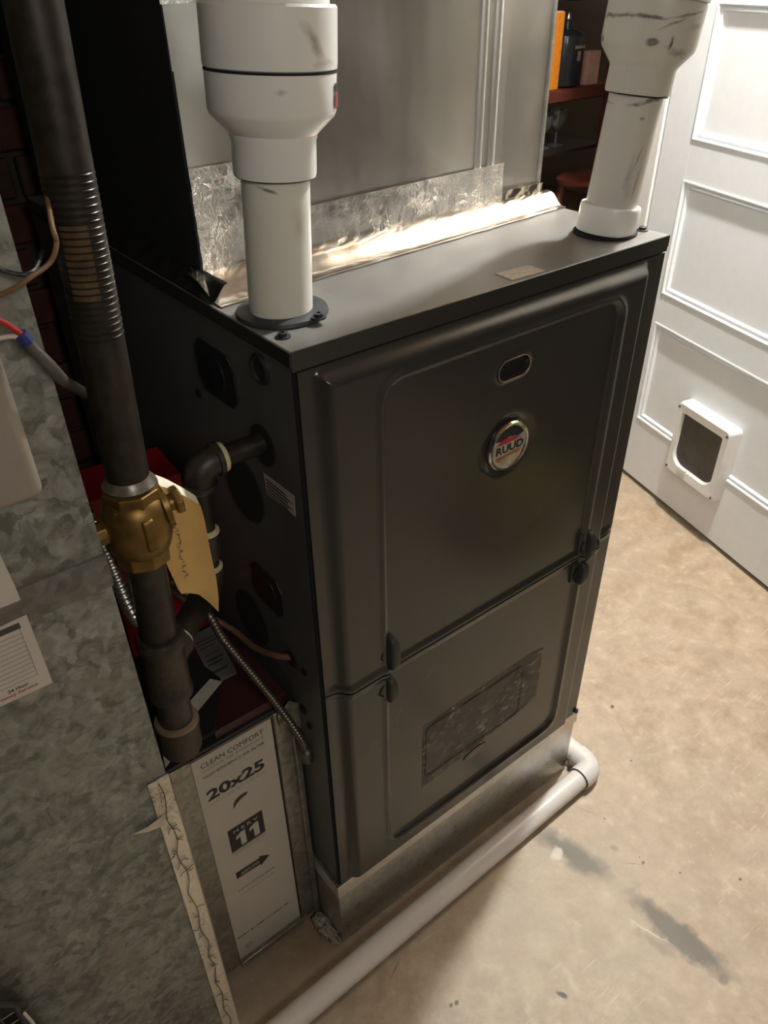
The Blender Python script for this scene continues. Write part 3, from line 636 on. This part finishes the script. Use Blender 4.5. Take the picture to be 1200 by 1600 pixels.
for x in (-.1145, -.0935): m.prism([(x+.006, ft-.0008, .1280), (x+.0145, ft-.0008, .1280), (x+.0145, ft-.0008, .1575), (x+.0085, ft-.0008, .1575), (x, ft-.0008, .1520), (x, ft-.0008, .1455), (x+.006, ft-.0008, .1490)], (0, .0003, 0))
m.build('lettering', CARD, AF, smooth=False)
tx('MINIMUM EFFICIENCY', -.1245, .1180, .054, .0032, INKL); tx('REPORTING VALUE', -.1210, .1135, .047, .0032, INKL)
m = MB(); m.prism([(-.126, ft-.0004, .0575), (-.087, ft-.0004, .0555), (-.087, ft-.0004, .0510), (-.0705, ft-.0004, .0630), (-.087, ft-.0004, .0755), (-.087, ft-.0004, .0710), (-.126, ft-.0004, .0725)], (0, .0003, 0)); m.build('arrow_mark', INK, AF, smooth=False)
tx('AIRFLOW', -.119, .0600, .031, .0080, CARD, .004, y=ft-.0005)
tx('INSTALLATION DATE:', -.128, .0235, .062, .0042); MB().box(-.126, -.068, ft-.0003, ft, .0118, .0124).build('date_line', INKL, AF, smooth=False)
tx('PART #: AMP-11-2025-45', -.145, -.0960, .091, .0050, bold=.01)
m = MB(); m.lathe((-.131, ft, -.130), (0, -1, 0), [(.0062, 0), (.0062, .0003), (.0048, .0003), (.0048, 0)], 24, (False, False)); m.build('approval_mark', INKL, AF)
tx('UL', -.1345, -.1325, .0065, .0052, INKL); tx('C', -.1425, -.1345, .003, .003, INKL); tx('US', -.1225, -.1345, .004, .003, INKL)

def lump(u, v):
    a = u*2*math.pi; b = v*math.pi; p = V((math.cos(a)*math.sin(b)*.012, math.sin(a)*math.sin(b)*.030, math.cos(b)*.009))
    return V((-.013, .032, ZF+.009))+p*(1+.45*noise.noise(p*160))+noise.noise_vector(p*300)*.0012
o = MB().grid(lump, lin(0, 1, 30), lin(.03, .97, 20)).build('debris_lump', simple('dusty_debris', (.30, .28, .23), .6, .3, .35, 160, .6), None)
tag(o, 'dusty lump of crumpled sealant on the concrete at the foot of the plinth', 'debris')

# ================================================================ GAS PIPE
GP = thing('gas_pipe', (-.166, -.01, .48), 'black iron gas pipe with brass valve, dropping beside the furnace and elbowing into it', 'pipe')
gb = V((-.176, -.01, .48)); gt = V((-.1525, -.01, 1.106)); gd = (gt-gb).normalized()
def gp(z): return gb+gd*((z-gb.z)/gd.z)
PR = .0167
def seg(name, z0, z1, r, mat, prof=None, lb=None):
    L = (gp(z1)-gp(z0)).length
    return MB().lathe(gp(z0), gd, prof or [(r, 0), (r, L)], 40).build(name, mat, GP, label=lb)
L_ = (gp(1.30)-gp(.80)).length
seg('pipe_section', .795, 1.9, PR, IRON)
seg('pipe_section', .625, .735, PR, IRON)
# threads seen as a notched flank up the pipe
m = MB(); c0 = gp(.935)
for k in range(24):
    c = gp(.925+k*.0046); m.lathe(c-gd*.0016, gd, [(PR-.0005, 0), (PR+.0004, .0010), (PR+.0004, .0022), (PR-.0005, .0032)], 32, (False, False))
m.build('thread', simple('thread_metal', (.036, .031, .024), .3, .6, .3, 80), GP, stuff=False)
# stencilled rust band
wrap('rust_band', simple('rusty_stain', (.085, .05, .02), .7, .2, .4, 90), GP, gp(.952), gd, PR+.0003, -150, -88, 0, .05)
# tee, nipple, cap
seg('tee_fitting', .560, .637, 0, IRON2, [(.0175, 0), (.0215, .001), (.0222, .006), (.0205, .010), (.0200, .060), (.0222, .064), (.0228, .072), (.0205, .077), (.0170, .077)])
seg('collar', .633, .6415, 0, simple('sealant_ring', (.22, .155, .10), .45, .3), [(.0205, 0), (.0200, .0015), (.0168, .0035)])
seg('pipe_section', .520, .565, PR, IRON2)
seg('cap', .476, .522, 0, IRON2, [(.006, 0), (.019, .002), (.0212, .008), (.0212, .036), (.0222, .038), (.0222, .044), (.017, .046)])
seg('collar', .5195, .524, 0, bpy.data.materials['sealant_ring'], [(.0222, 0), (.0215, .003), (.0170, .0045)])
# valve
vc = gp(.765)
m = MB(); m.lathe(gp(.734), gd, [(.0195, 0), (.0250, .006), (.0282, .018), (.0288, .030), (.0270, .044), (.0225, .054), (.019, .056)], 40)
val = m.build('valve', BRASS, GP, angle=50, label='brass gas valve body')
for z_, h_, r_ in ((.724, .017, .0235), (.784, .014, .0235)): MB().lathe(gp(z_), gd, [(.0175, 0), (r_, .0015), (r_, h_-.0015), (.0175, h_)], 8).build('hex_collar', BRASS, val, smooth=False, bevel=.001)
MB().box(-.0050, .0050, -.0300, -.0200, -.016, .014, Matrix.Translation(vc)).build('body_rib', BRASS, val, bevel=.002)
MB().lathe(vc+V((-.018, 0, 0)), (-1, -.05, 0), [(.013, 0), (.0125, .008), (.0105, .010), (.0105, .021), (.0085, .023)], 8).build('knob', BRASS, val, bevel=.001)
MB().lathe(vc+V((.020, -.004, .006)), (1, -.12, .1), [(.016, 0), (.0195, .001), (.0195, .0055), (.012, .007), (.0075, .008), (.0075, .012)], 32).build('bonnet', BRASS, val)
MB().lathe(vc+V((.031, -.006, .008)), (1, -.12, .1), [(.0115, 0), (.0125, .002), (.0125, .0065), (.006, .008)], 6).build('nut', BRASS, val, bevel=.0008)
MB().lathe(gp(.7985), gd, [(.0195, 0), (.0215, .002), (.0185, .0055), (.0169, .009)], 32).build('sealant', simple('grey_sealant', (.16, .14, .11), .3, .3, .3, 120, .6), val)
# branch: tee -> elbow -> riser -> elbow -> furnace
tb = gp(.602); e1 = V((-.082, .068, .598)); e2 = V((-.074, .070, .7415)); hl = V((.0, .0695, .741))
BR = .0107
dd = (e1-tb).normalized()
MB().lathe(tb+dd*.010, dd, [(.017, 0), (.017, .012), (.0175, .018), (.0155, .020)], 28).build('tee_outlet', IRON2, GP)
MB().lathe(tb+dd*.029, dd, [(.0150, 0), (.0152, .003), (.0130, .005)], 28).build('collar', DOPE, GP)
MB().cyl(tb+dd*.02, e1-dd*.014, .0135).build('pipe_section', IRON, GP)
def elbow(c, a, b, r, R, name='elbow'):
    a = V(a).normalized(); b = V(b).normalized()
    pts = [c-a*R*1.25, c-a*R]; rr = [r*1.14, r*1.14]
    for k in range(1, 8):
        t = k/8; pts.append((c-a*R)*(1-t)**2+c*2*t*(1-t)+(c+b*R)*t*t); rr.append(r)
    pts += [c+b*R, c+b*R*1.25]; rr += [r*1.14, r*1.14]
    pts.insert(2, pts[1]+(-a*-.0005)); rr.insert(2, r); pts.insert(-2, pts[-2]-b*.0005); rr.insert(-2, r)
    return MB().tube(pts, rr, 28).build(name, IRON2, GP, angle=50)
elbow(e1, dd, (0, 0, 1), .0145, .017); elbow(e2, (.0, 0, 1), (1, 0, 0), .0152, .019)
ris = (e2-e1).normalized()
MB().lathe(e1+ris*.021, ris, [(.0138, 0), (.0140, .003), (.0115, .005)], 28).build('collar', DOPE, GP)
MB().lathe(e1+ris*.020, ris, [(BR, 0), (BR, .1)], 28).build('pipe_section', IRON, GP)
MB().lathe(e1+ris*.036, ris, [(.0120, 0), (.0145, .001), (.0148, .030), (.0128, .032)], 28).build('coupling', IRON2, GP)
MB().lathe(e1+ris*.067, ris, [(.0148, 0), (.0148, .002), (.0118, .0045)], 28).build('collar', DOPE, GP)
MB().lathe(e2-ris*.0275, ris, [(.0118, 0), (.0155, .0025), (.0150, .005)], 28).build('collar', DOPE, GP)
MB().lathe(e2+V((.0225, 0, 0)), (1, 0, 0), [(.0150, 0), (.0158, .002), (.0150, .0065), (.0112, .0075)], 28).build('collar', DOPE, GP)
MB().cyl(e2+V((.015, 0, 0)), hl+V((.002, 0, 0)), BR+.0005).build('pipe_section', IRON, GP)

# paper tag
m = MB()
cols = [(-.1385, .7795, .703), (-.132, .7725, .660), (-.124, .7645, .655), (-.116, .7560, .648), (-.109, .7495, .634), (-.1035, .7440, .620)]
# outline rows between upper and lower edge, slightly curled
def tagp(u, v):
    x = u*(len(cols)-1); i = min(int(x), len(cols)-2); f = x-i
    a, b = cols[i], cols[i+1]; X = a[0]+(b[0]-a[0])*f; zt = a[1]+(b[1]-a[1])*f; zb = a[2]+(b[2]-a[2])*f
    z = zt+(zb-zt)*v; X += -.008*v*(1-u)-.003*v*v*u+.003*math.sin(v*3.1)*u
    return V((X, .004+.008*math.sin(u*3)-.006*v*v+.002*math.sin(v*9+u*4), z))
m.grid(tagp, lin(0, 1, 18), lin(0, 1, 26), (0, .0006, 0))
tg = m.build('paper_tag', KRAFT, None); tag(tg, 'yellowed creased paper tag hanging beside the brass gas valve', 'tag')
def tedge(u, v):
    a = tagp(u, 0); return a+V((.002*v, .010*v, .0055*v*(1-.5*u)+.0008))
MB().grid(tedge, lin(0.02, .98, 14), lin(0, 1, 4), (0, 0, -.0005)).build('folded_edge', simple('lit_paper_edge', (.85, .76, .58), .6), tg, label='folded top edge, lamp light painted on as a pale tone')  # lamp light along the fold painted in as a paler paper colour
m = MB(); random.seed(3)
for k in range(16):
    u = .27+.009*k; v = .20+.042*k; a = tagp(u, v)+V((0, -.0009, 0)); pts_ = [a+V((random.uniform(-.003, .003), 0, random.uniform(-.003, .003))) for _ in range(4)]
    m.tube(spline(pts_, 4), .00028, 5)
mk = m.build('handwriting', simple('faded_ink', (.10, .12, .10), .8), tg, smooth=False)
MB().tube(spline([(-.1365, .004, .7785), (-.142, -.006, .787), (-.150, -.02, .790), (-.156, -.027, .786)], 6), .0006, 6).build('tie_wire', STEEL, tg)

# armoured cables
def armour(name, pts, r, label, mats=(STEEL, STEELD), cat='cable', pitch=.0042):
    P = spline(pts, 40); m = MB(); L = 0; rr = []; Q = [P[0]]
    for a, b in zip(P, P[1:]):
        L += (b-a).length
    n = int(L/pitch*6); cum = [0]
    for a, b in zip(P, P[1:]): cum.append(cum[-1]+(b-a).length)
    pts2 = []; i = 0
    for k in range(n+1):
        s_ = L*k/n
        while i < len(P)-2 and cum[i+1] < s_: i += 1
        f = (s_-cum[i])/max(1e-9, cum[i+1]-cum[i]); pts2.append(P[i].lerp(P[i+1], f)); rr.append(r*(.80+.22*math.sin(k/6*2*math.pi)))
    m.tube(pts2, rr, 14); o = m.build(name, mats[0], None, angle=60); return tag(o, label, cat)
armour('armored_cable', [(-.150, .10, .66), (-.105, .052, .592), (-.087, .050, .531), (-.057, .050, .449), (-.030, .048, .372), (-.012, .040, .310), (-.004, .046, .268)], .0052,
       'dark flexible armored cable running from behind the tag down to the cabinet corner', (simple('cable_armour', (.16, .14, .11), .35, .8, .2, 60),), pitch=.0062)
armour('armored_cable', [(-.20, .06, .80), (-.193, .012, .745), (-.1905, .002, .712), (-.188, 0, .680), (-.183, .004, .652), (-.17, .03, .62)], .0068,
       'bright flexible armored cable between the duct edge and the gas pipe', (STEEL,), pitch=.0065)
cn = MB().lathe((-.006, .043, .282), (.05, -.05, -1), [(.0065, -.004), (.0095, 0), (.0098, .012), (.0075, .016), (.0075, .022)], 20).build('cable_connector', STEELD, None); tag(cn, 'round metal cable connector at the end of the dark armored cable', 'connector')
o = MB().tube(spline([(-.10, .22, .52), (-.055, .20, .45), (-.028, .165, .424), (-.022, .12, .424), (-.012, .08, .434), (.0, .064, .436)], 12), .0042, 10).build('thermostat_wire', COPW, None)
tag(o, 'thin reddish brown wire entering a small hole low on the furnace side', 'wire')

# boxes lying on the filter cabinet
RB = thing('red_box', (-.05, .28, .357), 'glossy red cardboard box standing behind the gas pipe on the filter cabinet', 'box')
Mx = Matrix.Translation((-.05, .262, .357)) @ Matrix.Rotation(math.radians(-4), 4, 'Z')
MB().box(-.085, .028, 0, .08, 0, .262, Mx).build('carton', REDB, RB, bevel=.001)
MB().box(.0215, .0235, -.0006, 0, .04, .17, Mx).build('printed_line', simple('pink_print', (.28, .05, .05), .6), RB, smooth=False)
FB = MB().box(-.112, -.010, .072, .236, .3575, .372).build('flat_carton', MAR, None, bevel=.001); tag(FB, 'flat dark maroon carton lying on top of the filter cabinet', 'box')
o = MB().prism([(-.178, .069, .3732), (-.112, .069, .3732), (-.066, .140, .3732), (-.085, .235, .3732), (-.178, .235, .3732)], (0, 0, .006)).build('black_sheet', BLKM, None, bevel=.0008); tag(o, 'flat black sheet lying beside the drip leg, overlapping the maroon carton', 'folder')  # flat matte black sheet over part of the cabinet top
IB = MB().prism([(-.0635, .2365, .3745), (-.027, .2365, .3745), (-.044, .137, .3745), (-.078, .138, .3745)], (0, 0, .004)).build('instruction_booklet', simple('grey_booklet', (.13, .13, .125), .6), None, bevel=.0005)
tag(IB, 'small grey instruction booklet with upside-down print lying on the maroon carton', 'booklet')
def bk(u, v):
    a = V((-.0635, .2365, .3786)); b = V((-.027, .2365, .3786)); c = V((-.044, .137, .3786)); d = V((-.078, .138, .3786))
    return a.lerp(b, u).lerp(d.lerp(c, u), v)
m = MB()
for i, (v, u0, u1, h) in enumerate(((.20, .12, .85, .018), (.27, .12, .9, .018), (.34, .12, .75, .018), (.50, .15, .8, .012), (.60, .15, .85, .035), (.68, .15, .75, .035), (.83, .12, .80, .045))):
    n_ = 9; 
    for k in range(n_):
        a = u0+(u1-u0)*k/n_; b = a+(u1-u0)/n_*.72; m.prism([bk(a, v-h/2), bk(b, v-h/2), bk(b, v+h/2), bk(a, v+h/2)], (0, 0, .0002))
m.build('print_lines', INK, IB, smooth=False)
o = MB().prism([(-.078, .146, .3800), (-.068, .132, .3800), (-.1185, .106, .3800), (-.120, .126, .3800)], (0, 0, .0008)).build('paper_strip', simple('white_strip', (.50, .47, .40), .6, 0, .1, 120), None, smooth=False); tag(o, 'loose pale paper strip lying beside the drip leg cap', 'paper')
o = MB().prism([(-.178, .072, .380), (-.168, .074, .380), (-.174, .060, .381), (-.183, .055, .381)], (0, 0, .0008)).build('paper_scrap', bpy.data.materials['white_strip'], None, smooth=False); tag(o, 'tiny white paper scrap at the duct edge below the cap', 'paper')

# record sheet and controller on the duct
SY = DY-.004
sh = MB().prism([(-.270, SY, .765), (-.2695, SY, .662), (-.40, SY, .664), (-.40, SY, .80), (-.272, SY, .80)], (0, -.0005, 0)).build('service_record_sheet', PAPER, None, smooth=False)
tag(sh, 'white service record sheet with ruled lines taped to the galvanized duct', 'paper')
sy = SY-.0006
MB().box(-.39, -.2765, sy-.0002, sy, .7275, .7330).build('header_bar', simple('header_ink', (.06, .06, .05), .7), sh, smooth=False)
m = MB()
for i in range(11): m.box(-.39, -.2775, sy-.0002, sy, .7225-i*.0045, .7228-i*.0045)
m.box(-.2779, -.2774, sy-.0002, sy, .6765, .7275); m.build('ruled_lines', INKL, sh, smooth=False)
MB().text('24 Hour', (-.302, sy, .6715), (1, 0, 0), (0, 0, 1), .016, .0032, .02, .0003).build('lettering', INK, sh, smooth=False)
MB().text('Emergency Service', (-.320, sy, .6660), (1, 0, 0), (0, 0, 1), .040, .0040, .02, .0003).build('lettering', INKR, sh, smooth=False)
m = MB().box(-.36, -.2325, -.052, DY-.0022, .838, .985); o = m.build('control_box', BEIGE, None, bevel=.008, segs=4); tag(o, 'beige rounded plastic control box mounted high on the galvanized duct', 'control box')
# wires upper left
def wire(name, pts, r, mat, label, extra=None):
    o = MB().tube(spline(pts, 10), r, 10).build(name, mat, None); tag(o, label, 'wire'); return o
wire('bare_wire', [(-.150, .06, 1.03), (-.182, -.045, 1.012), (-.184, -.052, 1.002), (-.190, -.05, .991), (-.203, -.05, .985), (-.213, -.045, .979), (-.222, -.036, .974)], .0016, WIREB, 'tan wire curling across the upper duct edge')
wire('black_wire', [(-.28, -.036, 1.03), (-.232, -.040, 1.002), (-.213, -.043, .988), (-.200, -.044, .986), (-.185, -.02, .99)], .0015, BLK, 'thin black wire crossing the upper duct edge above the tan wire')
ct = thing('thermostat_cable', (-.216, -.05, .95), 'grey-brown cable with red and white conductors and blue tape crossing behind the gas pipe', 'cable')
MB().tube(spline([(-.218, -.05, .953), (-.214, -.05, .943), (-.207, -.05, .929), (-.199, -.035, .912), (-.1915, -.012, .898), (-.1795, .014, .880), (-.165, .045, .858)], 10), [.003+.0012*min(1, i/25) for i in range(61)], 12).build('sheath', WIREG, ct)
MB().tube(spline([(-.30, -.036, .985), (-.245, -.045, .973), (-.228, -.05, .964), (-.217, -.05, .951)], 10), .002, 10).build('conductor', WIRER, ct, label='red conductor')
MB().tube(spline([(-.27, -.036, .948), (-.240, -.047, .952), (-.226, -.05, .953), (-.217, -.05, .950)], 10), .0015, 10).build('conductor', PAPER, ct, label='white conductor')
MB().tube([(-.2185, -.05, .953), (-.2155, -.05, .946)], .0042, 10).build('tape_wrap', BLUE, ct)

# wire mesh rack, bottom left
RK = thing('wire_rack', (-.45, -.10, ZF), 'black wire mesh rack panel at the lower left in front of the duct', 'rack')
MB().tube([(-.400, -.08, ZF), (-.400, -.08, .36)], .003, 8).tube([(-.400, -.08, .36), (-.47, -.08, .47)], .003, 8).build('frame', BLK, RK)
m = MB()
for i in range(34): z = ZF+.01+i*.0155; m.cyl((-.402 if z < .36 else -.402-(z-.36)*.64, -.080, z), (-.62, -.080, z), .0008, None, 6) if z < .47 else None
for i in range(14): x = -.414-i*.0155; m.cyl((x, -.082, ZF), (x, -.082, .36+min(.11, (-.400-x)*1.56)), .0008, None, 6)
m.build('mesh', simple('mesh_wire', (.12, .115, .105), .4, .6), RK, stuff=True)
MB().box(-.70, -.402, -.0775, -.076, ZF, .345).build('backing', HOLE, RK, smooth=False)
o = MB().tube(spline([(-.395, -.085, ZF+.001), (-.3955, -.085, .10), (-.3945, -.085, .30), (-.396, -.085, .345)], 8), .0016, 8).build('white_cord', PAPER, None); tag(o, 'thin pale cord hanging down the edge of the wire rack', 'cord')

# ================================================================ DRAIN PIPE
DP = thing('drain_pipe', (.2, -.045, ZF), 'white plastic drain pipe lying on the concrete along the furnace front', 'pipe')
r = .0195; pz = ZF+r+.001
MB().cyl((-.62, -.062, pz), (.545, -.0445, pz), r, None, 40).build('pipe_section', PVCF, DP)
def pv_elbow(c, a, b, r, R, name):
    a = V(a).normalized(); b = V(b).normalized(); pts = [c-a*(R+.016), c-a*R]; rr = [r, r]
    for k in range(1, 8):
        t = k/8; pts.append((c-a*R)*(1-t)**2+c*2*t*(1-t)+(c+b*R)*t*t); rr.append(r*.985)
    pts += [c+b*R, c+b*(R+.016)]; rr += [r, r]
    return MB().tube(pts, rr, 36).build(name, PVCF, DP, angle=60)
pv_elbow(V((.566, -.0445, pz)), (1, .015, 0), (.05, 1, .0), .0232, .022, 'elbow')
MB().lathe((.5265, -.0449, pz), (1, .015, 0), [(.0197, 0), (.0212, .0004), (.0212, .002), (.0197, .0022)], 36).build('joint_ring', RUB, DP)
MB().cyl((.569, -.01, pz), (.580, .35, pz), r, None, 36).build('pipe_section', PVCF, DP)

# ================================================================ BACKGROUND ROOM (seen past the plenum)
SH = thing('display_shelf', (2.3, 1.75, ZF), 'reddish dark wood shelf unit in the dim room behind the furnace', 'shelf')
MB().box(2.43, 2.47, 1.56, 1.60, ZF, 1.5).build('post', WOODR, SH, bevel=.004); MB().box(1.50, 1.54, 1.56, 1.60, ZF, 1.5).build('post', WOODR, SH, bevel=.004)
MB().box(1.5, 2.47, 1.585, 1.95, .705, .748).build('shelf_board', WOODR, SH, bevel=.006)
MB().box(1.5, 2.47, 1.60, 1.95, .52, .535).build('shelf_board', simple('dark_shelf', (.03, .02, .022), .3), SH, bevel=.003)
MB().box(1.5, 2.47, 1.60, 1.95, 1.02, 1.045).build('shelf_board', bpy.data.materials['dark_shelf'], SH, bevel=.003)
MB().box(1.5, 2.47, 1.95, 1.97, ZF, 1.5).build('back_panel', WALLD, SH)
BO = thing('book', (2.142, 1.64, .748), 'tall bright orange book standing on the wooden shelf at far left of the gap', 'book')
MB().box(2.112, 2.164, 1.60, 1.68, .7485, .990).build('cover', ORANGE, BO, bevel=.002); MB().box(2.116, 2.160, 1.604, 1.682, .752, .992).build('pages', PAPER, BO)
BT = thing('bottle', (2.252, 1.66, .748), 'large black bottle with a pale printed label standing right of the orange book', 'bottle')
MB().lathe((2.252, 1.66, .7485), (0, 0, 1), [(.058, 0), (.068, .006), (.070, .03), (.070, .14), (.066, .165), (.045, .178), (.024, .184), (.020, .20), (.020, .215)], 40).build('body', DARKG, BT)
MB().lathe((2.252, 1.66, .955), (0, 0, 1), [(.012, 0), (.013, .004), (.009, .02), (.004, .03)], 20).build('stopper', STEEL, BT)
MB().box(2.224, 2.278, 1.5885, 1.590, .874, .884).box(2.242, 2.258, 1.5885, 1.590, .835, .866).build('label_print', simple('label_print', (.35, .28, .25), .6), BT, smooth=False)
o = MB().box(2.335, 2.40, 1.61, 1.65, .7485, .860).build('card_box', PINK, None, bevel=.001); tag(o, 'pale pink card box on the wooden shelf right of the black bottle', 'box')
for x, lb in ((2.20, 'clear stemmed glass under the shelf board, left one'), (2.275, 'clear stemmed glass under the shelf board, right of the other')):
    o = MB().lathe((x, 1.68, .5355), (0, 0, 1), [(.030, 0), (.030, .003), (.005, .008), (.004, .05), (.02, .065), (.033, .09), (.034, .13)], 28, (True, False)).build('wine_glass', GLASS, None); tag(o, lb, 'glass')
CH = thing('stool', (2.2, 1.42, ZF), 'reddish wooden stool standing in front of the shelf in the dim room', 'stool')
MB().lathe((2.20, 1.40, .455), (0, .1, 1), [(.13, 0), (.145, .008), (.145, .022), (.13, .03)], 40).build('seat', WOODR, CH)
for dx, dy in ((-.09, -.08), (.09, -.08), (.09, .08), (-.09, .08)): MB().cyl((2.2+dx, 1.40+dy, .46), (2.2+dx*1.7, 1.40+dy*1.5, ZF), .016, .014, 16).build('leg', WOODR, CH)
for dx, dy, ex, ey_ in ((-.12, -.10, .12, -.10), (-.12, .10, .12, .10)): MB().cyl((2.2+dx, 1.4+dy, .15), (2.2+ex, 1.4+ey_, .15), .009, None, 12).build('rung', WOODR, CH)

YB = thing('storage_bin', (.98, -.62, ZF), 'olive yellow plastic bin on the floor, seen only as a reflection in the furnace door', 'bin')
m = MB(); m.grid(lambda u, v: V((.98+(.09+.02*v)*(1 if u in (1, 2) else -1), -.62+(.10+.02*v)*(1 if u in (2, 3) else -1), ZF+.22*v)), [0, 1, 2, 3, 4], [0, .5, 1], None)
m.box(.89, 1.07, -.72, -.52, ZF, ZF+.004); m.build('tub', YEL, YB, bevel=.003, smooth=False)
MB().box(.86, 1.10, -.75, -.49, ZF+.22, ZF+.232).build('lid', YEL, YB, bevel=.004)
